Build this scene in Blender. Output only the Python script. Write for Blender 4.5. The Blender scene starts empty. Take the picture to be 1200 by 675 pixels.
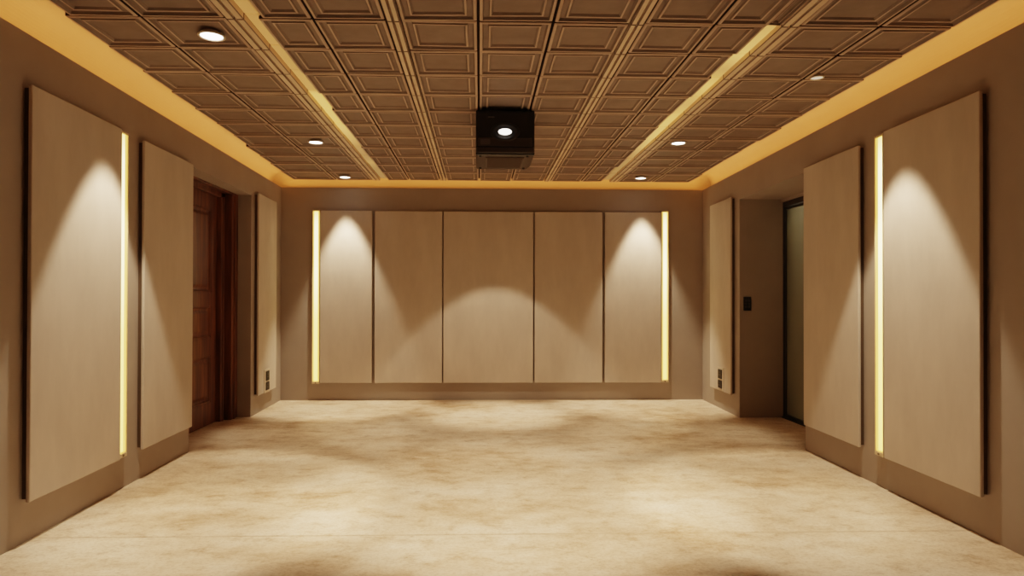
import bpy, bmesh, math, random
from mathutils import Vector, Matrix

random.seed(7)
scene = bpy.context.scene
COL = scene.collection
T = 0.024                      # the side walls open out a little towards the back


def XL(y): return -2.1416 - T * (y - 7.0)
def XR(y): return 2.4337 + T * (y - 7.0)


YB, YF = 7.006, -2.4           # back wall, wall behind the camera
ZL, ZR, ZS = 2.2907, 2.36, 2.47   # top of wall lining, underside of tiles, slab

# ------------------------------------------------------------------ materials


def new_mat(name):
    m = bpy.data.materials.new(name)
    m.use_nodes = True
    nt = m.node_tree
    b = nt.nodes['Principled BSDF']
    return m, nt, b


def N(nt, kind, **inp):
    n = nt.nodes.new(kind)
    for k, v in inp.items():
        k2 = k.replace('_', ' ')
        if k2 in n.inputs:
            n.inputs[k2].default_value = v
        else:
            setattr(n, k, v)
    return n


def ramp(nt, stops):
    r = nt.nodes.new('ShaderNodeValToRGB')
    e = r.color_ramp.elements
    while len(e) < len(stops):
        e.new(0.5)
    for i, (p, c) in enumerate(stops):
        e[i].position = p
        e[i].color = (*c, 1) if len(c) == 3 else c
    return r


def plaster(name, c, var=0.12, scale=6.0, rough=0.85, bump=0.15, bscale=90, bdist=0.002):
    m, nt, b = new_mat(name)
    tc = N(nt, 'ShaderNodeTexCoord')
    n = N(nt, 'ShaderNodeTexNoise', Scale=scale, Detail=6.0, Roughness=0.6)
    nt.links.new(tc.outputs['Object'], n.inputs['Vector'])
    lo = tuple(x * (1 - var) for x in c)
    hi = tuple(min(1, x * (1 + var)) for x in c)
    r = ramp(nt, [(0.3, lo), (0.7, hi)])
    nt.links.new(n.outputs['Fac'], r.inputs['Fac'])
    nt.links.new(r.outputs['Color'], b.inputs['Base Color'])
    b.inputs['Roughness'].default_value = rough
    b.inputs['Specular IOR Level'].default_value = 0.2
    n2 = N(nt, 'ShaderNodeTexNoise', Scale=bscale, Detail=3.0)
    nt.links.new(tc.outputs['Object'], n2.inputs['Vector'])
    bp = N(nt, 'ShaderNodeBump', Strength=bump, Distance=bdist)
    nt.links.new(n2.outputs['Fac'], bp.inputs['Height'])
    nt.links.new(bp.outputs['Normal'], b.inputs['Normal'])
    return m


def fabric(name, c):
    m, nt, b = new_mat(name)
    tc = N(nt, 'ShaderNodeTexCoord')
    w1 = N(nt, 'ShaderNodeTexWave', Scale=160.0, Distortion=1.5, Detail=2.0)
    w1.bands_direction = 'Z'
    w2 = N(nt, 'ShaderNodeTexWave', Scale=160.0, Distortion=1.5, Detail=2.0)
    w2.bands_direction = 'X'
    n = N(nt, 'ShaderNodeTexNoise', Scale=4.0, Detail=8.0, Roughness=0.65)
    mp = N(nt, 'ShaderNodeMapping')
    mp.inputs['Scale'].default_value = (1.0, 1.0, 0.35)
    nt.links.new(tc.outputs['Object'], mp.inputs['Vector'])
    for t in (w1, w2):
        nt.links.new(tc.outputs['Object'], t.inputs['Vector'])
    nt.links.new(mp.outputs['Vector'], n.inputs['Vector'])
    r = ramp(nt, [(0.3, tuple(x * 0.90 for x in c)), (0.7, tuple(x * 1.07 for x in c))])
    nt.links.new(n.outputs['Fac'], r.inputs['Fac'])
    nt.links.new(r.outputs['Color'], b.inputs['Base Color'])
    ad = N(nt, 'ShaderNodeMath', operation='ADD')
    nt.links.new(w1.outputs['Fac'], ad.inputs[0])
    nt.links.new(w2.outputs['Fac'], ad.inputs[1])
    bp = N(nt, 'ShaderNodeBump', Strength=0.25, Distance=0.001)
    nt.links.new(ad.outputs[0], bp.inputs['Height'])
    nt.links.new(bp.outputs['Normal'], b.inputs['Normal'])
    b.inputs['Roughness'].default_value = 0.95
    b.inputs['Specular IOR Level'].default_value = 0.1
    b.inputs['Sheen Weight'].default_value = 0.08
    return m


def floor_mat():
    m, nt, b = new_mat('floor_stone')
    L = nt.links.new
    tc = N(nt, 'ShaderNodeTexCoord')
    mp = N(nt, 'ShaderNodeMapping')
    mp.inputs['Scale'].default_value = (0.8, 1.15, 1.0)
    L(tc.outputs['Object'], mp.inputs['Vector'])
    n1 = N(nt, 'ShaderNodeTexNoise', Scale=1.1, Detail=12.0, Roughness=0.72, Distortion=0.1)
    n2 = N(nt, 'ShaderNodeTexNoise', Scale=7.5, Detail=9.0, Roughness=0.74, Distortion=0.2)
    n3 = N(nt, 'ShaderNodeTexNoise', Scale=13.0, Detail=7.0, Roughness=0.7, Distortion=0.3)
    for n in (n1, n2, n3):
        L(mp.outputs['Vector'], n.inputs['Vector'])
    r1 = ramp(nt, [(0.33, (0.50, 0.34, 0.21)), (0.47, (0.78, 0.63, 0.475)), (0.60, (0.90, 0.785, 0.645))])
    L(n1.outputs['Fac'], r1.inputs['Fac'])
    r2 = ramp(nt, [(0.30, (0.55, 0.43, 0.32)), (0.47, (0.90, 0.87, 0.83)), (0.62, (1.0, 1.0, 1.0))])
    L(n2.outputs['Fac'], r2.inputs['Fac'])
    mx = N(nt, 'ShaderNodeMix', data_type='RGBA', blend_type='MULTIPLY')
    mx.inputs[0].default_value = 0.85
    L(r1.outputs['Color'], mx.inputs[6])
    L(r2.outputs['Color'], mx.inputs[7])
    r3 = ramp(nt, [(0.24, (0.30, 0.18, 0.10)), (0.37, (1, 1, 1))])
    L(n3.outputs['Fac'], r3.inputs['Fac'])
    mx2 = N(nt, 'ShaderNodeMix', data_type='RGBA', blend_type='MULTIPLY')
    mx2.inputs[0].default_value = 0.75
    L(mx.outputs[2], mx2.inputs[6])
    L(r3.outputs['Color'], mx2.inputs[7])
    n4 = N(nt, 'ShaderNodeTexNoise', Scale=70.0, Detail=4.0, Roughness=0.7)
    L(mp.outputs['Vector'], n4.inputs['Vector'])
    r5 = ramp(nt, [(0.30, (0.72, 0.66, 0.58)), (0.52, (1, 1, 1))])
    L(n4.outputs['Fac'], r5.inputs['Fac'])
    mxg = N(nt, 'ShaderNodeMix', data_type='RGBA', blend_type='MULTIPLY')
    mxg.inputs[0].default_value = 0.8
    L(mx2.outputs[2], mxg.inputs[6])
    L(r5.outputs['Color'], mxg.inputs[7])
    vo = N(nt, 'ShaderNodeTexVoronoi', Scale=1.7)
    L(mp.outputs['Vector'], vo.inputs['Vector'])
    r6 = ramp(nt, [(0.0, (0.42, 0.30, 0.20)), (0.022, (0.62, 0.48, 0.36)), (0.05, (1, 1, 1))])
    ad = N(nt, 'ShaderNodeMath', operation='MULTIPLY_ADD')
    ad.inputs[1].default_value = 0.10
    ad.inputs[2].default_value = -0.035
    L(n2.outputs['Fac'], ad.inputs[0])
    ad2 = N(nt, 'ShaderNodeMath', operation='ADD')
    L(ad.outputs[0], ad2.inputs[0])
    L(vo.outputs['Distance'], ad2.inputs[1])
    L(ad2.outputs[0], r6.inputs['Fac'])
    mx2 = N(nt, 'ShaderNodeMix', data_type='RGBA', blend_type='MULTIPLY')
    mx2.inputs[0].default_value = 0.7
    L(mxg.outputs[2], mx2.inputs[6])
    L(r6.outputs['Color'], mx2.inputs[7])
    # a saw-cut joint across the floor, slightly wavering, every 2.3 m
    sp = N(nt, 'ShaderNodeSeparateXYZ')
    L(tc.outputs['Object'], sp.inputs[0])
    wob = N(nt, 'ShaderNodeMath', operation='MULTIPLY_ADD')
    wob.inputs[1].default_value = 0.012
    L(n2.outputs['Fac'], wob.inputs[0])
    L(sp.outputs['Y'], wob.inputs[2])
    sub = N(nt, 'ShaderNodeMath', operation='SUBTRACT')
    sub.inputs[1].default_value = 3.025
    L(wob.outputs[0], sub.inputs[0])
    ab = N(nt, 'ShaderNodeMath', operation='ABSOLUTE')
    L(sub.outputs[0], ab.inputs[0])
    r4 = ramp(nt, [(0.0, (0.5, 0.38, 0.26)), (0.011, (1, 1, 1))])
    L(ab.outputs[0], r4.inputs['Fac'])
    jm = N(nt, 'ShaderNodeMapRange')
    jm.inputs[1].default_value = 0.42
    jm.inputs[2].default_value = 0.6
    jm.inputs[3].default_value = 0.15
    jm.inputs[4].default_value = 0.75
    L(n1.outputs['Fac'], jm.inputs[0])
    mx3 = N(nt, 'ShaderNodeMix', data_type='RGBA', blend_type='MULTIPLY')
    L(jm.outputs[0], mx3.inputs[0])
    L(mx2.outputs[2], mx3.inputs[6])
    L(r4.outputs['Color'], mx3.inputs[7])
    L(mx3.outputs[2], b.inputs['Base Color'])
    b.inputs['Roughness'].default_value = 0.6
    b.inputs['Specular IOR Level'].default_value = 0.3
    bp = N(nt, 'ShaderNodeBump', Strength=0.25, Distance=0.004)
    L(n2.outputs['Fac'], bp.inputs['Height'])
    L(bp.outputs['Normal'], b.inputs['Normal'])
    return m


def wood_mat():
    m, nt, b = new_mat('dark_wood')
    L = nt.links.new
    tc = N(nt, 'ShaderNodeTexCoord')
    mp = N(nt, 'ShaderNodeMapping')
    mp.inputs['Scale'].default_value = (14.0, 14.0, 1.2)
    L(tc.outputs['Object'], mp.inputs['Vector'])
    n = N(nt, 'ShaderNodeTexNoise', Scale=1.5, Detail=8.0, Roughness=0.6, Distortion=0.6)
    L(mp.outputs['Vector'], n.inputs['Vector'])
    r = ramp(nt, [(0.3, (0.06, 0.020, 0.008)), (0.5, (0.14, 0.047, 0.017)), (0.72, (0.24, 0.09, 0.034))])
    L(n.outputs['Fac'], r.inputs['Fac'])
    L(r.outputs['Color'], b.inputs['Base Color'])
    b.inputs['Roughness'].default_value = 0.45
    return m


def plain(name, c, rough=0.5, metal=0.0, spec=0.5):
    m, nt, b = new_mat(name)
    tc = N(nt, 'ShaderNodeTexCoord')
    n = N(nt, 'ShaderNodeTexNoise', Scale=30.0, Detail=3.0)
    nt.links.new(tc.outputs['Object'], n.inputs['Vector'])
    r = ramp(nt, [(0.3, tuple(x * 0.95 for x in c)), (0.7, tuple(min(1, x * 1.05) for x in c))])
    nt.links.new(n.outputs['Fac'], r.inputs['Fac'])
    nt.links.new(r.outputs['Color'], b.inputs['Base Color'])
    b.inputs['Roughness'].default_value = rough
    b.inputs['Metallic'].default_value = metal
    b.inputs['Specular IOR Level'].default_value = spec
    return m


def glow(name, c, s):
    m, nt, b = new_mat(name)
    b.inputs['Base Color'].default_value = (*[min(1, x * .6) for x in c], 1)
    b.inputs['Emission Color'].default_value = (*c, 1)
    b.inputs['Emission Strength'].default_value = s
    return m


def glow_along(name, axis, stops, strength):
    """emission whose colour changes along the length of the lamp (object coordinate, metres)"""
    m, nt, b = new_mat(name)
    L = nt.links.new
    tc = N(nt, 'ShaderNodeTexCoord')
    sp = N(nt, 'ShaderNodeSeparateXYZ')
    L(tc.outputs['Object'], sp.inputs[0])
    lo, hi = stops[0][0], stops[-1][0]
    mr = N(nt, 'ShaderNodeMapRange')
    mr.inputs[1].default_value = lo
    mr.inputs[2].default_value = hi
    L(sp.outputs[axis], mr.inputs[0])
    r = ramp(nt, [((p - lo) / (hi - lo), c) for p, c in stops])
    L(mr.outputs[0], r.inputs['Fac'])
    L(r.outputs['Color'], b.inputs['Emission Color'])
    b.inputs['Base Color'].default_value = (0.6, 0.5, 0.3, 1)
    b.inputs['Emission Strength'].default_value = strength
    return m


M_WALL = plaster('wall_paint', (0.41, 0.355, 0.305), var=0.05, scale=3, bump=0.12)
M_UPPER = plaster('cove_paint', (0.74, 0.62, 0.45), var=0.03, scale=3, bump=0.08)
M_FAB = fabric('panel_fabric', (0.63, 0.555, 0.48))
M_GAP_SHADE = plain('panel_gap_shade', (0.13, 0.09, 0.06), 0.9, spec=.1)  # shade in the gap behind the panels, put into a dark colour
M_FLOOR = floor_mat()
M_TILE = plaster('ceiling_tile', (0.275, 0.22, 0.188), var=0.10, scale=9, rough=0.6, bump=0.15, bscale=60)
M_RIDGE_LIT = plaster('ceiling_tile_bead_lit', (0.56, 0.435, 0.35), var=0.08, scale=9, rough=0.5, bump=0.1, bscale=60)  # beads paler than the tile: light on the ridges put into the colour
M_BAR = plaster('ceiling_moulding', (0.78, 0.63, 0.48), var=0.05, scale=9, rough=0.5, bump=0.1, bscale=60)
M_GAP = plain('joint_dark', (0.05, 0.03, 0.02), 0.9)
M_WOOD = wood_mat()
M_BLACK = plain('gloss_black_plastic', (0.012, 0.010, 0.009), 0.22)
M_BLACKM = plain('matt_black_plastic', (0.02, 0.017, 0.015), 0.5)
M_BROWN = plain('smoked_plastic', (0.075, 0.05, 0.032), 0.45)
M_REFLECTION = plain('black_plastic_reflection', (0.04, 0.03, 0.022), 0.3)  # brownish reflection on the projector's black lower front, put into the colour
M_DKGREY = plain('grey_plastic', (0.09, 0.08, 0.07), 0.35)
M_PLATE = plain('beige_plate', (0.66, 0.58, 0.48), 0.5)
M_ALU = plain('cream_aluminium', (0.72, 0.6, 0.42), 0.4)
M_TRIM = plain('white_trim', (0.75, 0.66, 0.54), 0.4)
M_BRONZE = plain('tile_coloured_trim', (0.40, 0.285, 0.20), 0.5)
M_SCREW = plain('screw_steel', (0.25, 0.2, 0.13), 0.35, 0.8)
M_FRAME = plain('dark_door_frame', (0.035, 0.028, 0.022), 0.4)
M_DISC = glow('downlight_lens', (1.0, 0.93, 0.82), 6.0)
M_LENS = glow('projector_lens_light', (1.0, 0.93, 0.84), 3.0)
M_DIFF = glow_along('strip_diffuser', 'Z', [(0.0, (1.0, 0.56, 0.10)), (1.0, (1.0, 0.58, 0.11)), (1.86, (1.0, 0.56, 0.10))], 1.1)
M_TAPE = glow_along('strip_led_tape', 'Z', [(0.0, (0.62, 0.41, 0.085)), (0.7, (0.72, 0.50, 0.12)), (1.2, (1.0, 0.80, 0.36)), (1.70, (1.0, 0.80, 0.38)), (1.86, (0.62, 0.40, 0.09))], 3.0)

def glass_mat():
    m, nt, b = new_mat('tinted_glass')
    tc = N(nt, 'ShaderNodeTexCoord')
    n = N(nt, 'ShaderNodeTexNoise', Scale=2.0, Detail=2.0)
    nt.links.new(tc.outputs['Object'], n.inputs['Vector'])
    r = ramp(nt, [(0.3, (0.42, 0.43, 0.34)), (0.7, (0.48, 0.49, 0.39))])
    nt.links.new(n.outputs['Fac'], r.inputs['Fac'])
    nt.links.new(r.outputs['Color'], b.inputs['Base Color'])
    b.inputs['Transmission Weight'].default_value = 0.55
    b.inputs['Roughness'].default_value = 0.25
    b.inputs['IOR'].default_value = 1.45
    return m
M_GLASS = glass_mat()

# ------------------------------------------------------------------ mesh helpers


def quad_strip(bm, loops, cap=True, mats=None):
    """bridge rings (lists of points, same count); cap the last ring"""
    vs = [[bm.verts.new(p) for p in r] for r in loops]
    n = len(loops[0])
    for k in range(len(vs) - 1):
        for i in range(n):
            f = bm.faces.new((vs[k][i], vs[k][(i + 1) % n], vs[k + 1][(i + 1) % n], vs[k + 1][i]))
            if mats:
                f.material_index = mats[k]
    if cap:
        f = bm.faces.new(vs[-1])
        if mats:
            f.material_index = mats[-1]
    return vs


def box(bm, x0, x1, y0, y1, z0, z1, bevel=0.0, seg=2, mi=0):
    r = bmesh.ops.create_cube(bm, size=1.0)
    vs = r['verts']
    for v in vs:
        v.co = ((x0 + x1) / 2 + v.co.x * (x1 - x0), (y0 + y1) / 2 + v.co.y * (y1 - y0), (z0 + z1) / 2 + v.co.z * (z1 - z0))
    fs = {f for v in vs for f in v.link_faces}
    for f in fs:
        f.material_index = mi
    if bevel > 0:
        es = list({e for v in vs for e in v.link_edges})
        bmesh.ops.bevel(bm, geom=es, offset=bevel, segments=seg, profile=0.5, affect='EDGES')


def prism(bm, pts, z0, z1, mi=0):
    """vertical prism over a plan polygon (counter-clockwise from above)"""
    lo = [bm.verts.new((x, y, z0)) for x, y in pts]
    hi = [bm.verts.new((x, y, z1)) for x, y in pts]
    n = len(pts)
    fs = [bm.faces.new(hi), bm.faces.new(list(reversed(lo)))]
    for i in range(n):
        fs.append(bm.faces.new((lo[i], lo[(i + 1) % n], hi[(i + 1) % n], hi[i])))
    for f in fs:
        f.material_index = mi


def lathe(bm, prof, n=32, axis='Z', center=(0, 0, 0), scale=(1, 1), mi=0):
    """prof: list of (r, h); axis of revolution Z or Y"""
    rings = []
    for r, h in prof:
        ring = []
        for i in range(n):
            a = 2 * math.pi * i / n
            u, v = r * math.cos(a) * scale[0], r * math.sin(a) * scale[1]
            p = (u, v, h) if axis == 'Z' else (u, h, v)
            ring.append((p[0] + center[0], p[1] + center[1], p[2] + center[2]))
        rings.append(ring)
    vs = quad_strip(bm, rings, cap=True)
    for r in vs:
        for v in r:
            for f in v.link_faces:
                f.material_index = mi


def obj(name, bm, mats, parent=None, smooth=False, loc=None, rotz=0.0):
    bmesh.ops.recalc_face_normals(bm, faces=bm.faces)
    me = bpy.data.meshes.new(name)
    bm.to_mesh(me)
    bm.free()
    for m in (mats if isinstance(mats, (list, tuple)) else [mats]):
        me.materials.append(m)
    if smooth:
        for p in me.polygons:
            p.use_smooth = True
    o = bpy.data.objects.new(name, me)
    COL.objects.link(o)
    if parent:
        o.parent = parent
    if loc is not None:
        o.location = loc
    o.rotation_euler = (0, 0, rotz)
    return o


def tag(o, label=None, cat=None, group=None, kind=None):
    if label: o['label'] = label
    if cat: o['category'] = cat
    if group: o['group'] = group
    if kind: o['kind'] = kind
    return o


def empty(name, loc, rotz=0.0):
    e = bpy.data.objects.new(name, None)
    e.empty_display_size = 0.1
    COL.objects.link(e)
    e.location = loc
    e.rotation_euler = (0, 0, rotz)
    return e


def copy_tree(o):
    c = o.copy()
    COL.objects.link(c)
    for ch in list(o.children):
        d = ch.copy()
        COL.objects.link(d)
        d.parent = c
        for g in list(ch.children):
            h = g.copy()
            COL.objects.link(h)
            h.parent = d
    return c


ROT_L = math.atan2(-1, T)      # local +y looks into the room, local x runs along the wall
ROT_R = math.atan2(1, T)
ROT_B = math.pi

# ------------------------------------------------------------------ the room shell
LO = 0.30                      # thickness of the shell outwards

bm = bmesh.new()
prism(bm, [(-3.2, YF - .3), (3.6, YF - .3), (3.6, YB + .4), (-3.2, YB + .4)], -0.08, 0.0)
tag(obj('floor', bm, M_FLOOR), 'cream mottled stone floor with a thin joint line across it', kind='structure')

bm = bmesh.new()
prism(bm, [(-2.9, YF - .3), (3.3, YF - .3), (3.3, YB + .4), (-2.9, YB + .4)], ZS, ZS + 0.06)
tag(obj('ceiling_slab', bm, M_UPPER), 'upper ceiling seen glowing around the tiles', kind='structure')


def fillet(bm, ends, R=.125):
    """rounded coving between the upper wall and the slab; ends give the plan point at distance q from the upper wall"""
    rings = []
    for f in ends:
        prof = [(-.01, ZS + .01), (-.01, ZS - R)]
        for i in range(13):
            a = math.pi / 2 * i / 12
            prof.append((R - R * math.cos(a), ZS - R + R * math.sin(a)))
        prof.append((R, ZS + .01))
        rings.append([(*f(q), z) for q, z in prof])
    n = len(rings[0])
    vs = [[bm.verts.new(p) for p in r] for r in rings]
    fs = [bm.faces.new(vs[0]), bm.faces.new(list(reversed(vs[1])))]
    for i in range(n):
        fs.append(bm.faces.new((vs[0][i], vs[1][i], vs[1][(i + 1) % n], vs[0][(i + 1) % n])))
    for f in fs:
        f.material_index = 1


def wall_side(name, X, s, y_open0, y_open1, z_open, deep, label):
    """lining with a door opening and an upper wall set back behind the lining's top ledge; s = -1 left, +1 right"""
    bm = bmesh.new()

    def seg(y0, y1, z0, z1, o0=0.0, o1=LO, mi=0):
        p = [(X(y0) + s * o0, y0), (X(y1) + s * o0, y1), (X(y1) + s * o1, y1), (X(y0) + s * o1, y0)]
        if s < 0:
            pass
        prism(bm, p if s > 0 else list(reversed(p)), z0, z1, mi)
    seg(YF, y_open0, 0, ZL, 0, deep)
    seg(y_open1, YB + .3, 0, ZL, 0, deep)
    seg(y_open0, y_open1, z_open, ZL, 0, deep)
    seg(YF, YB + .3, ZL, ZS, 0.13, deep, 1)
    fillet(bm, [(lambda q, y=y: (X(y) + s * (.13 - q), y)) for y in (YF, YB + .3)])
    return tag(obj(name, bm, [M_WALL, M_UPPER]), label, kind='structure')


YLO0, YLO1, ZLO = 4.70, 6.035, 2.052
YRO0, YRO1, ZRO = 4.66, 5.934, 2.028
wall_side('wall_left', XL, -1, YLO0, YLO1, ZLO, 0.34, 'greige left wall with a door opening')
wall_side('wall_right', XR, 1, YRO0, YRO1, ZRO, 0.52, 'greige right wall with a deep door opening')

bm = bmesh.new()
box(bm, XL(YB), XR(YB), YB, YB + .3, 0, ZL)
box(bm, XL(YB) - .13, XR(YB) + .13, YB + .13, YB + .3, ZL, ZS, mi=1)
fillet(bm, [(lambda q, x=x: (x, YB + .13 - q)) for x in (XL(YB) - .13, XR(YB) + .13)])
tag(obj('wall_back', bm, [M_WALL, M_UPPER]), 'greige back wall behind the row of five panels', kind='structure')
bm = bmesh.new()
box(bm, XL(YF) - .1, XR(YF) + .1, YF - .2, YF, 0, ZS)
tag(obj('wall_front', bm, plaster('front_wall_paint', (0.27, 0.23, 0.19), var=.05)), 'greige wall behind the camera', kind='structure')

# small lobbies behind both doors so the openings are closed off
bm = bmesh.new()
box(bm, -2.60, -2.50, 4.4, 6.3, 0, 2.29)
tag(obj('wall_behind_wooden_door', bm, M_WALL), 'wall behind the wooden door', kind='structure')
bm = bmesh.new()
box(bm, 3.45, 3.55, 4.2, 6.6, 0, 2.4)
box(bm, 2.95, 3.45, 6.5, 6.6, 0, 2.4)
box(bm, 2.90, 3.45, 4.2, 4.3, 0, 2.4)
box(bm, 2.93, 3.55, 4.2, 6.6, 2.3, 2.4)
tag(obj('wall_behind_glass_door', bm, M_WALL), 'dim passage wall behind the glass door', kind='structure')

# ------------------------------------------------------------------ tiled ceiling
C0 = 0.16
S = 0.357
ROWS = [2.94 + S * k for k in range(-14, 12)]
ROWS[-1] = 6.93
PROF = [(0.0, 0.03), (0.006, 0.03), (0.0062, 0.004), (0.011, 0.0), (0.020, 0.0), (0.027, 0.012), (0.047, 0.013),
        (0.051, 0.005), (0.059, 0.005), (0.068, 0.015)]
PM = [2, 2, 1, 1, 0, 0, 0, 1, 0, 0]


def tile(bm, x0, x1, y0, y1):
    dz = random.uniform(0, 0.003)
    tx, ty = random.uniform(-.0012, .0012), random.uniform(-.0012, .0012)
    loops = []
    k = min(1.0, min(x1 - x0, y1 - y0) / 0.20)
    for i, (d, h) in enumerate(PROF):
        d *= k
        z = ZR + h + (dz if i > 1 else 0)
        e = 1.0 if i > 1 else 0.0
        loops.append([(x0 + d, y0 + d, z + e * (-tx - ty)), (x1 - d, y0 + d, z + e * (tx - ty)),
                      (x1 - d, y1 - d, z + e * (tx + ty)), (x0 + d, y1 - d, z + e * (-tx + ty))])
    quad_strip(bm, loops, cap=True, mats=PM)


def closing(bm, x0, x1, y0, y1, top=0.055):
    """the backing of one tile, a slab above the relief"""
    box(bm, x0, x1, y0, y1, ZR + 0.0302, ZR + top)


def field(name, cols, label, left_edge=None, right_edge=None, bars=(), tabs=None, skip=None):
    bm = bmesh.new()
    for j in range(len(ROWS) - 1):
        y0, y1 = ROWS[j], ROWS[j + 1]
        ym = (y0 + y1) / 2
        for i, (a, b) in enumerate(cols):
            x0 = left_edge(ym) + random.uniform(-.012, .012) if (i == 0 and left_edge) else a
            x1 = right_edge(ym) + random.uniform(-.012, .012) if (i == len(cols) - 1 and right_edge) else b
            if skip and skip(i, ym):
                continue
            tile(bm, x0, x1, y0, y1)
            closing(bm, x0 + .001, x1 - .001, y0, y1)
        for a, b in bars:            # raised double mouldings running down the room
            w = b - a
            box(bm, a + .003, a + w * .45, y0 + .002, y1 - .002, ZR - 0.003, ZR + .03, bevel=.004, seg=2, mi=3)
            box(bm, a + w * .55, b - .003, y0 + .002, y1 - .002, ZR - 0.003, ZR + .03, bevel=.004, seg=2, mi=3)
            box(bm, a, b, y0, y1, ZR + .0301, ZR + .054, mi=2)
        if tabs:
            for a, b in tabs:
                box(bm, a, b, y1 - .008, y1 + .008, ZR + .004, ZR + .028, mi=0)
    return tag(obj(name, bm, [M_TILE, M_RIDGE_LIT, M_GAP, M_BAR]), label, kind='structure')


def mirror(v): return C0 + v


cen = [(-1.157, -.92), (-.92, -.590), (-.526, -.172), (-.172, .172), (.172, .526), (.590, .92), (.92, 1.157)]
field('ceiling_centre', [(C0 + a, C0 + b) for a, b in cen], 'brown embossed square tiles over the middle of the room',
      bars=[(C0 - .590, C0 - .526), (C0 + .526, C0 + .590)],
      left_edge=lambda y: C0 - 1.160, right_edge=lambda y: C0 + 1.160)


def raft_left(y): return -1.85 - (y - 2.78) * 0.037
def raft_right(y): return 2.208 + (y - 3.0) * 0.0125


field('ceiling_left', [(-1.9, C0 - 1.69), (C0 - 1.69, C0 - 1.31)], 'brown embossed tiles along the left wall',
      left_edge=raft_left, bars=[(C0 - 1.31, C0 - 1.227)])
field('ceiling_right', [(C0 + 1.31, C0 + 1.69), (C0 + 1.69, 2.2)], 'brown embossed tiles along the right wall',
      right_edge=raft_right, bars=[(C0 + 1.227, C0 + 1.31)])

# filler closing the near end of the right-hand slot
bm = bmesh.new()
for j in range(len(ROWS) - 1):
    if ROWS[j + 1] <= 2.95:
        tile(bm, C0 + 1.158, C0 + 1.226, ROWS[j], ROWS[j + 1])
        closing(bm, C0 + 1.158, C0 + 1.226, ROWS[j], ROWS[j + 1])
tag(obj('ceiling_filler', bm, [M_TILE, M_RIDGE_LIT, M_GAP]), 'narrow filler closing the near end of the right slot', kind='structure')

# light strips recessed in the two slots between the tile fields
SLOT_DIM, SLOT_LIT = (0.36, 0.16, 0.045), (0.95, 0.52, 0.13)
slot_stops_l = [(0.0, (0.24, 0.10, 0.028)), (1.3, SLOT_DIM), (2.38, (0.44, 0.20, 0.055)), (2.46, SLOT_LIT), (3.1, SLOT_LIT), (3.4, (0.75, 0.40, 0.11)),
                (3.9, (0.30, 0.14, 0.045)), (4.35, (0.24, 0.12, 0.045)), (4.5, (0.5, 0.27, 0.09)), (4.75, (0.2, 0.11, 0.045)), (5.3, (0.16, 0.09, 0.04))]
slot_stops_r = [(1.2, (0.50, 0.25, 0.07)), (1.75, (0.9, 0.5, 0.14)), (1.95, (0.45, 0.23, 0.07)), (2.2, SLOT_LIT), (2.6, (0.55, 0.28, 0.08)), (2.9, SLOT_LIT), (3.6, (0.8, 0.44, 0.12)),
                (4.1, (0.34, 0.17, 0.055)), (4.9, (0.22, 0.12, 0.045)), (5.3, (0.16, 0.09, 0.04))]
M_SLOT_L = glow_along('ceiling_slot_light_left', 'Y', slot_stops_l, 0.62)
M_SLOT_R = glow_along('ceiling_slot_light_right', 'Y', slot_stops_r, 0.62)


def slot_light(name, x0, x1, y0, y1, label, mat):
    e = empty(name, (0.5 * (x0 + x1), 1.6, ZR + .041))
    e['label'] = label
    e['category'] = 'light strip'
    e['group'] = 'light strips recessed in the tiled ceiling'
    w = (x1 - x0) / 2
    bm = bmesh.new()
    box(bm, -w - .004, w + .004, y0 - 1.6, y1 - 1.6, -.010, -.004)
    obj('housing', bm, M_ALU, e)
    bm = bmesh.new()
    y = y0
    while y < y1 - .05:          # short lengths butted end to end
        L = min(0.357, y1 - y)
        box(bm, -w, w, y - 1.6 + .003, y - 1.6 + L - .003, -.026 + random.uniform(0, .006), -.0101, bevel=.004)
        y += L
    obj('diffuser', bm, mat, e)
    return e


slot_light('ceiling_light_strip', C0 - 1.224, C0 - 1.160, 1.5, 6.92, 'long glowing strip recessed between ceiling tiles on the left', M_SLOT_L)
slot_light('ceiling_light_strip', C0 + 1.160, C0 + 1.224, 2.96, 6.92, 'glowing strip recessed between ceiling tiles on the right', M_SLOT_R)

# ------------------------------------------------------------------ acoustic panels
PT = 0.042


def make_panel(w, h, loc, rotz):
    """fabric face standing a little proud of a slightly smaller backing, coloured dark as the shade in the gap"""
    e = empty('acoustic_panel', loc, rotz)
    bm = bmesh.new()
    box(bm, -w / 2, w / 2, PT - .018, PT, 0, h, bevel=0.005, seg=3)
    obj('fabric_face', bm, M_FAB, e)
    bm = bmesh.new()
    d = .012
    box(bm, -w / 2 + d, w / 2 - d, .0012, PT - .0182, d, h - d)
    obj('gap_shade_backing', bm, M_GAP_SHADE, e)
    return e


def panel_side(X, s, y0, y1, z0, z1, label, group):
    ym = (y0 + y1) / 2
    w = (y1 - y0) * math.sqrt(1 + T * T)
    o = make_panel(w, z1 - z0, (X(ym), ym, z0), ROT_L if s < 0 else ROT_R)
    return tag(o, label, 'wall panel', group)


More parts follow.
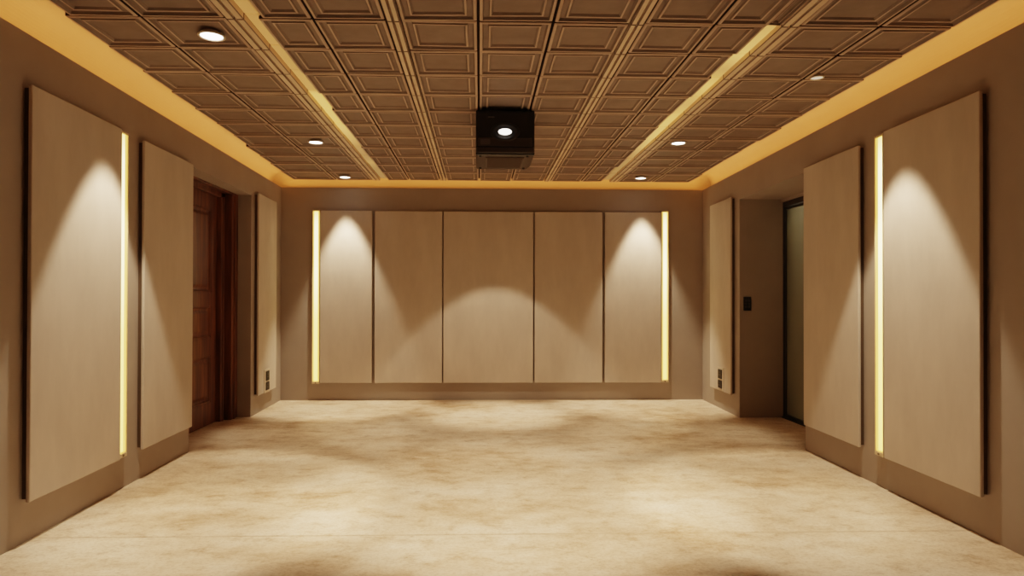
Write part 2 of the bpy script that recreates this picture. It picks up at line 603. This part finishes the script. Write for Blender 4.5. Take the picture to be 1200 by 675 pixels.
GP = 'acoustic panels on the walls'
panel_side(XL, -1, 2.936, 3.697, 0.186, 2.052, 'wide beige panel on left wall before the light strip', GP)
panel_side(XL, -1, 3.955, 4.655, 0.184, 2.050, 'beige panel on left wall between light strip and wooden door', GP)
panel_side(XL, -1, 6.125, 6.70, 0.180, 2.084, 'narrow beige panel on left wall beyond the wooden door', GP)
panel_side(XR, 1, 6.048, 6.638, 0.192, 2.064, 'narrow beige panel on right wall beyond the glass door', GP)
panel_side(XR, 1, 3.898, 4.602, 0.194, 2.046, 'beige panel on right wall between light strip and glass door', GP)
panel_side(XR, 1, 2.902, 3.640, 0.192, 2.063, 'wide beige panel on right wall before the light strip', GP)
for x0, x1, lab in ((-1.715, -1.160, 'narrow back wall panel beside the left light strip, brightly lit on top'),
                    (-1.130, -0.409, 'back wall panel second from the left light strip'),
                    (-0.395, 0.573, 'widest beige panel, in the middle of the back wall'),
                    (0.590, 1.324, 'back wall panel second from the right light strip'),
                    (1.351, 1.968, 'narrow back wall panel beside the right light strip, brightly lit on top')):
    o = make_panel(x1 - x0, 1.846, ((x0 + x1) / 2, YB, 0.191), ROT_B)
    tag(o, lab, 'wall panel', GP)

# ------------------------------------------------------------------ vertical light strips


def light_strip(loc, rotz, w, h, tape, label, mirror_tape=False):
    """channel w wide; the led tape sits off-centre at 'tape' (-1..1)"""
    e = empty('light_strip', loc, rotz)
    tag(e, label, 'light strip', 'vertical light strips on the walls')
    hw = w / 2
    bm = bmesh.new()
    box(bm, -hw, hw, .001, .012, 0, h)
    box(bm, -hw, -hw + .006, .001, .030, 0, h)
    box(bm, hw - .006, hw, .001, .030, 0, h)
    obj('channel_frame', bm, M_ALU, e)
    bm = bmesh.new()
    box(bm, -hw + .0061, hw - .0061, .012, .027, .022, h - .012, bevel=.003)
    obj('diffuser', bm, M_DIFF, e)
    bm = bmesh.new()
    c = tape * (hw - .028)
    box(bm, c - .019, c + .019, .0271, .0305, .03, h - .016, bevel=.001)
    obj('led_tape', bm, M_TAPE, e)
    for z0, z1 in ((-.004, .020), (h - .012, h)):
        bm = bmesh.new()
        box(bm, -hw, hw, .001, .032, z0, z1, bevel=.003)
        cap = obj('end_cap', bm, M_ALU, e)
        if z0 < 0:
            bm = bmesh.new()
            lathe(bm, [(.0075, 0.0), (.0075, .003), (.0055, .005), (.0015, .0045)], n=16, axis='Y', center=(0, .032, .008))
            obj('screw', bm, M_SCREW, cap, smooth=True)
    return e


ymL = 3.745
light_strip((XL(ymL), ymL, .192), ROT_L, .088, 1.855, 1.0, 'tall glowing yellow strip on the left wall')
ymR = 3.705
light_strip((XR(ymR), ymR, .192), ROT_R, .084, 1.868, -1.0, 'tall glowing yellow strip on the right wall')
light_strip((-1.760, YB, .184), ROT_B, .080, 1.862, 0.0, 'tall glowing yellow strip at left end of back wall')
light_strip((2.012, YB, .196), ROT_B, .078, 1.862, 0.0, 'tall glowing yellow strip at right end of back wall')

# ------------------------------------------------------------------ wooden door (left)
d1 = empty('door_1', (-2.34, 5.3, 0))
tag(d1, 'dark carved wooden door set back in the left wall', kind='structure')


def rel(bm): # shift world-built geometry into the door's local space
    bmesh.ops.translate(bm, verts=bm.verts, vec=(2.34, -5.3, 0))
    return bm


bm = bmesh.new()
y0, y1, X0, X1 = 4.86, 5.80, -2.385, -2.34
box(bm, X0, X1 - .018, y0, y1, 0.005, 1.995)
stile = .115
for a, b in ((y0, y0 + stile), (y1 - stile, y1)):
    box(bm, X1 - .022, X1, a, b, 0.005, 1.995, bevel=.003)
rails = [(0.005, .195), (.60, .755), (1.03, 1.145), (1.87, 1.995)]
for a, b in rails:
    box(bm, X1 - .022, X1 + .0005, y0 + .001, y1 - .001, a, b, bevel=.003)
bays = [(y0 + stile, y1 - stile)]
for ya, yb in bays:
    for za, zb in ((.195, .60), (.755, 1.03), (1.145, 1.87)):
        loops = []
        for d, h in ((0, -.018), (.0, -.004), (.012, -.002), (.022, -.014), (.04, -.016), (.065, -.004)):
            loops.append([(X1 + h, ya + d, za + d), (X1 + h, yb - d, za + d), (X1 + h, yb - d, zb - d), (X1 + h, ya + d, zb - d)])
        quad_strip(bm, loops)
leaf = obj('door_leaf', rel(bm), M_WOOD, d1)

bm = bmesh.new()
for a, b, xi in ((5.80, 5.885, -2.300), (5.885, 6.035, -2.238)):
    box(bm, -2.44, xi, a, b, 0, 2.04, bevel=.006)
box(bm, -2.238 - .01, -2.226, 5.93, 5.96, 0, 2.03, bevel=.004)
box(bm, -2.300 - .01, -2.290, 5.83, 5.845, 0, 2.0, bevel=.004)
for a, b, xi in ((4.775, 4.86, -2.300), (4.70, 4.775, -2.238)):
    box(bm, -2.44, xi, a, b, 0, 2.04, bevel=.006)
box(bm, -2.44, -2.300, 4.775, 5.885, 1.995, 2.04, bevel=.004)
box(bm, -2.44, -2.238, 4.70, 6.035, 2.035, 2.0518, bevel=.004)
obj('door_frame', rel(bm), M_WOOD, d1)
bm = bmesh.new()
lathe(bm, [(.026, 0), (.026, .006), (.011, .010), (.011, .045), (.024, .052), (.028, .066), (.018, .076), (.004, .078)], n=24, axis='Y')
bmesh.ops.rotate(bm, verts=bm.verts, cent=(0, 0, 0), matrix=Matrix.Rotation(-math.pi / 2, 3, 'Z'))
bmesh.ops.translate(bm, verts=bm.verts, vec=(0, 4.86 + .06 - 5.3, 1.0))
obj('door_knob', bm, plain('aged_brass', (0.35, 0.22, 0.08), 0.35, 0.9), leaf, smooth=True)

# ------------------------------------------------------------------ glass door (right)
d2 = empty('door_2', (2.84, 5.3, 0))
tag(d2, 'greenish glass door in a thin dark frame at the back of the right recess', kind='structure')
bm = bmesh.new()


def rel2(bm):
    bmesh.ops.translate(bm, verts=bm.verts, vec=(-2.84, -5.3, 0))
    return bm


for a, b in ((4.67, 4.70), (5.920, 5.934)):
    box(bm, 2.815, 2.875, a, b, 0.0, 2.0, bevel=.003)
box(bm, 2.815, 2.875, 4.67, 5.934, 1.955, 2.0, bevel=.003)
obj('door_frame', rel2(bm), M_FRAME, d2)
bm = bmesh.new()
ya, yb_ = 4.705, 5.917
for a, b, za, zb in ((ya, ya + .022, .012, 1.948), (yb_ - .014, yb_, .012, 1.948), (ya, yb_, .012, .034), (ya, yb_, 1.928, 1.948)):
    box(bm, 2.828, 2.858, a, b, za, zb, bevel=.002)
leaf2 = obj('door_leaf', rel2(bm), M_FRAME, d2)
bm = bmesh.new()
box(bm, 2.838, 2.846, ya + .021, yb_ - .013, .033, 1.929)
obj('glass_pane', rel2(bm), M_GLASS, leaf2)
bm = bmesh.new()
box(bm, 2.80, 2.875, 4.67, 5.934, 0.0, .011, bevel=.002)
obj('threshold', rel2(bm), M_FRAME, d2)
# recess lining between the wall's thickness and the frame
bm = bmesh.new()
box(bm, 2.80, 2.935, 4.40, 4.669, 0, 2.2)
box(bm, 2.80, 2.935, 5.9345, 6.5, 0, 2.2)
box(bm, 2.80, 2.935, 4.40, 6.5, 2.0002, 2.3)
tag(obj('wall_recess', bm, M_WALL), 'wall around the glass door', kind='structure')

# ------------------------------------------------------------------ sockets and keypad


def outlet(loc, rotz, label, tilt=0.0):
    e = empty('wall_outlet', loc, rotz)
    tag(e, label, 'power socket')
    bm = bmesh.new()
    box(bm, -.085, .085, 0, .006, -.115, .115, bevel=.003)
    obj('plate', bm, M_PLATE, e)
    for zc, hh in ((.048, .046), (-.052, .040)):
        bm = bmesh.new()
        box(bm, -.05, .05, .004, .013, zc - hh, zc + hh, bevel=.004)
        s = obj('socket', bm, M_BLACKM, e)
        bm = bmesh.new()
        for dx, dz in ((-.018, -.008), (.018, -.008), (0, .016)):
            lathe(bm, [(.007, .0125), (.007, .0138), (.004, .0138)], n=12, axis='Y', center=(dx, 0, zc + dz))
        obj('pin_hole', bm, M_DKGREY, s)
    return e


def on_left(y, z): return (XL(y) + PT, y, z)
def on_right(y, z): return (XR(y) - PT, y, z)


outlet(on_left(6.385, 0.292), ROT_L, 'black double power socket low on narrow left wall panel')
outlet(on_right(6.315, 0.312), ROT_R, 'black double power socket low on narrow right wall panel')

e = empty('wall_keypad', (2.479, YRO1, 1.056), math.pi)
tag(e, 'small black switch keypad on the right door recess', 'light switch')
bm = bmesh.new()
box(bm, -.036, .036, 0, .010, -.064, .064, bevel=.004)
obj('plate', bm, M_BLACKM, e)
for dx in (-.014, .014):
    for dz in (-.028, 0.0, .028):
        bm = bmesh.new()
        box(bm, dx - .0095, dx + .0095, .009, .0125, dz - .010, dz + .010, bevel=.002)
        obj('button', bm, M_DKGREY, e)

# ------------------------------------------------------------------ downlights


def make_downlight(loc, r, label, ring=M_TRIM, lens=M_DISC):
    e = empty('downlight', loc)
    tag(e, label, 'downlight', 'round downlights in the tiled ceiling')
    bm = bmesh.new()
    lathe(bm, [(r * .98, .0), (r * 1.22, .0), (r * 1.20, -.004), (r * 1.05, -.006), (r * .98, -.003), (r * .97, .012), (r * .1, .0125)], n=40)
    obj('trim_ring', bm, ring, e, smooth=True)
    bm = bmesh.new()
    lathe(bm, [(r * .955, .006), (r * .955, -.001), (r * .7, -.0035), (r * .05, -.0045)], n=40)
    obj('lens', bm, lens, e, smooth=True)
    return e


ZD = ZR + .0105
dl = [((-1.290, 3.126), 'large bright downlight in left ceiling tiles closest to camera'),
      ((-1.327, 5.236), 'bright downlight in left ceiling tiles, second from the back wall'),
      ((-1.405, 6.740), 'bright downlight in left ceiling tiles by the back wall'),
      ((1.594, 5.155), 'bright downlight in right ceiling tiles, second from the back wall'),
      ((1.668, 6.670), 'bright downlight in right ceiling tiles by the back wall')]
base = None
for (x, y), lab in dl:
    if base is None:
        base = make_downlight((x, y, ZR - .004), .052, lab)
    else:
        c = copy_tree(base)
        c.location = (x, y, ZR - .004)
        c['label'] = lab
M_DIM = glow('narrow_spot_lens', (1.0, 0.85, 0.65), 0.45)
make_downlight((1.905, 3.600, ZR - .004), .032, 'small pale spotlight at a tile corner, right side of ceiling', M_TRIM, M_DIM)

# ------------------------------------------------------------------ projector
pj = empty('projector', (0.164, 4.27, 2.050))
tag(pj, 'black ceiling projector with a lit lens', 'projector')
W2, H, D = .195, .300, .48
bm = bmesh.new()
loops = []
prof = [(0.0, W2), (.30, W2), (D, W2 - .018)]
pts = [(-W2, 0), (W2, 0), (W2, D * .78), (W2 - .022, D), (-W2 + .004, D), (-W2, D * .9)]
prism(bm, pts, 0, H)
bmesh.ops.bevel(bm, geom=list(bm.edges), offset=.010, segments=3, profile=.5, affect='EDGES')
obj('body', bm, M_BLACK, pj)
bm = bmesh.new()       # raised front fascia around the lens
box(bm, -W2 + .012, W2 - .012, -.008, .004, .055, H - .012, bevel=.006, seg=3)
fa = obj('front_panel', bm, M_BLACK, pj)
LC = (-.002, 0, .152)
bm = bmesh.new()
lathe(bm, [(.100, -.006), (.098, -.014), (.080, -.016), (.066, -.010), (.058, -.0085)], n=48, axis='Y', center=LC, scale=(1, .62))
obj('lens_ring', bm, M_BLACKM, pj, smooth=True)
bm = bmesh.new()
lathe(bm, [(.055, -.006), (.054, -.013), (.046, -.019), (.028, -.024), (.004, -.026)], n=40, axis='Y', center=LC, scale=(.80, .38))
obj('lens', bm, M_LENS, pj, smooth=True)
bm = bmesh.new()       # lower front lip, its reflection put into a browner colour
box(bm, -W2 + .004, W2 - .004, -.013, .010, .012, .050, bevel=.008, seg=3)
obj('lower_lip', bm, M_REFLECTION, pj)
bm = bmesh.new()  # extra panel carrying the painted reflection on the lower front
box(bm, -W2 + .016, W2 - .016, -.0105, -.002, .056, .112, bevel=.004, seg=3)
obj('reflection_fascia', bm, M_REFLECTION, pj)
bm = bmesh.new()
box(bm, -.165, -.100, -.013, -.004, .066, .104, bevel=.004)
box(bm, -.150, -.105, -.0145, -.008, .086, .098, bevel=.002)
obj('control_plate', bm, M_DKGREY, pj)
bm = bmesh.new()
box(bm, -.115, -.072, -.0092, -.006, .245, .253, bevel=.001)
obj('maker_badge', bm, M_DKGREY, pj)
bm = bmesh.new()       # vent grille underneath
box(bm, -.130, .133, .075, .41, -.004, .006, bevel=.003)
for i in range(15):
    y = .085 + i * .0205
    box(bm, -.118, .121, y, y + .010, -.008, -.0035, bevel=.001)
obj('vent_grille', bm, M_BROWN, pj)
for x in (-.165, .150):
    for y in (.04, .44):
        bm = bmesh.new()
        lathe(bm, [(.009, .004), (.009, -.004), (.007, -.006), (.002, -.006)], n=20, center=(x, y, 0))
        obj('foot', bm, M_BLACKM, pj, smooth=True)
bm = bmesh.new()
box(bm, -.09, .09, .12, .32, H - .001, H + .006, bevel=.002)
obj('ceiling_mount', bm, M_BLACKM, pj)

# ------------------------------------------------------------------ lights


def spot(x, y, z, watts, half_deg, color, blend=.3, aim=None, r=.03):
    l = bpy.data.lights.new('spot_lamp', 'SPOT')
    l.energy = watts
    l.color = color
    l.spot_size = math.radians(2 * half_deg)
    l.spot_blend = blend
    l.shadow_soft_size = r
    o = bpy.data.objects.new('spot_lamp', l)
    COL.objects.link(o)
    o.location = (x, y, z)
    d = Vector(aim if aim else (x, y, 0)) - Vector((x, y, z))
    o.rotation_euler = d.to_track_quat('-Z', 'Y').to_euler()
    return o


WARM = (1.0, 0.79, 0.56)
ZLAMP = ZR - .02
# wall washers beside the light strips
spot(-1.72, 3.53, ZLAMP, 92, 29, WARM, .25)
spot(2.00, 3.46, ZLAMP, 92, 29, WARM, .25)
# back wall
spot(-1.435, 6.775, ZLAMP, 125, 26, WARM, .5)
spot(1.75, 6.775, ZLAMP, 125, 26, WARM, .5)
spot(0.16, 6.10, ZLAMP, 50, 38.5, WARM, .15)
spot(0.16, 6.15, ZLAMP - .01, 120, 22, WARM, .8)
# the rest of the downlights, and unseen lamps added to light the floor
spot(-1.29, 3.126, ZLAMP, 75, 21, WARM, .7)
spot(-1.327, 5.236, ZLAMP, 45, 23, WARM, .6)
spot(1.594, 5.155, ZLAMP, 45, 23, WARM, .6)
spot(0.16, 2.72, ZLAMP, 215, 32, WARM, .7, aim=(0.16, 3.5, 0))  # unseen lamp added beyond the view, brightens the middle of the floor
spot(1.62, 2.60, ZLAMP, 60, 21, WARM, .8, aim=(1.45, 3.3, 0))  # another added lamp out of view, for the right of the floor

l = bpy.data.lights.new('added_glass_lamp', 'POINT')  # unseen lamp added behind the glass door to brighten the pane
l.energy = 14
l.color = (1.0, 0.93, 0.74)
l.shadow_soft_size = .1
o = bpy.data.objects.new('added_glass_lamp', l)
COL.objects.link(o)
o.location = (3.2, 5.9, 2.1)


def tape_lamp(p0, p1, inward, watts, color, width=.03):
    """a line of led tape lying on the ledge behind the lining's top edge, shining up and into the room"""
    p0, p1 = Vector(p0), Vector(p1)
    l = bpy.data.lights.new('cove_lamp', 'AREA')
    l.shape = 'RECTANGLE'
    l.size = (p1 - p0).length
    l.size_y = width
    l.energy = watts
    l.color = color
    o = bpy.data.objects.new('cove_lamp', l)
    COL.objects.link(o)
    x = (p1 - p0).normalized()
    zdir = (Vector((0, 0, 1)) + Vector(inward) * .55).normalized()   # direction of light
    z = -zdir
    y = z.cross(x).normalized()
    m = Matrix((x, y, z)).transposed().to_4x4()
    m.translation = (p0 + p1) / 2
    o.matrix_world = m
    return o


COVE = (1.0, 0.43, 0.12)
zc = ZL + .012
tape_lamp((XL(1.4) - .06, 1.4, zc), (XL(YB) - .06, YB, zc), (0.3, 0, 0), 3.0, COVE)
tape_lamp((XR(1.4) + .06, 1.4, zc), (XR(YB) + .06, YB, zc), (-0.3, 0, 0), 3.0, COVE)
tape_lamp((XL(YB), YB + .06, zc), (XR(YB), YB + .06, zc), (0, -0.3, 0), 2.4, COVE)

w = bpy.data.worlds.new('world')
scene.world = w
w.use_nodes = True
bg = w.node_tree.nodes['Background']
bg.inputs['Color'].default_value = (1.0, 0.75, 0.5, 1)
bg.inputs['Strength'].default_value = 0.02

# ------------------------------------------------------------------ camera
yaw, pitch, roll = -0.0277, 0.0069, 0.0023
cxp, cyp, fpx = 583.63, 344.51, 757.0
Mz = Matrix.Rotation(yaw, 3, 'Z') @ Matrix.Rotation(pitch, 3, 'X')
Rv, Fv, Uv = Mz.col[0].copy(), Mz.col[1].copy(), Mz.col[2].copy()
cr, sr = math.cos(roll), math.sin(roll)
R2 = cr * Rv + sr * Uv
U2 = -sr * Rv + cr * Uv
cam = bpy.data.cameras.new('camera')
cam.sensor_fit = 'HORIZONTAL'
cam.sensor_width = 36.0
cam.lens = 36.0 * fpx / 1200
cam.shift_x = (600 - cxp) / 1200
cam.shift_y = (cyp - 337.5) / 1200
cam.clip_start = .05
co = bpy.data.objects.new('camera', cam)
COL.objects.link(co)
m = Matrix((R2, U2, -Fv)).transposed().to_4x4()
m.translation = (0, 0, 1.1)
co.matrix_world = m
scene.camera = co

scene.view_settings.view_transform = 'Filmic'
scene.view_settings.look = 'Medium High Contrast'
scene.view_settings.exposure = 0.55
scene.cycles.use_denoising = True
scene.cycles.max_bounces = 10
scene.cycles.diffuse_bounces = 6
scene.cycles.sample_clamp_indirect = 6.0
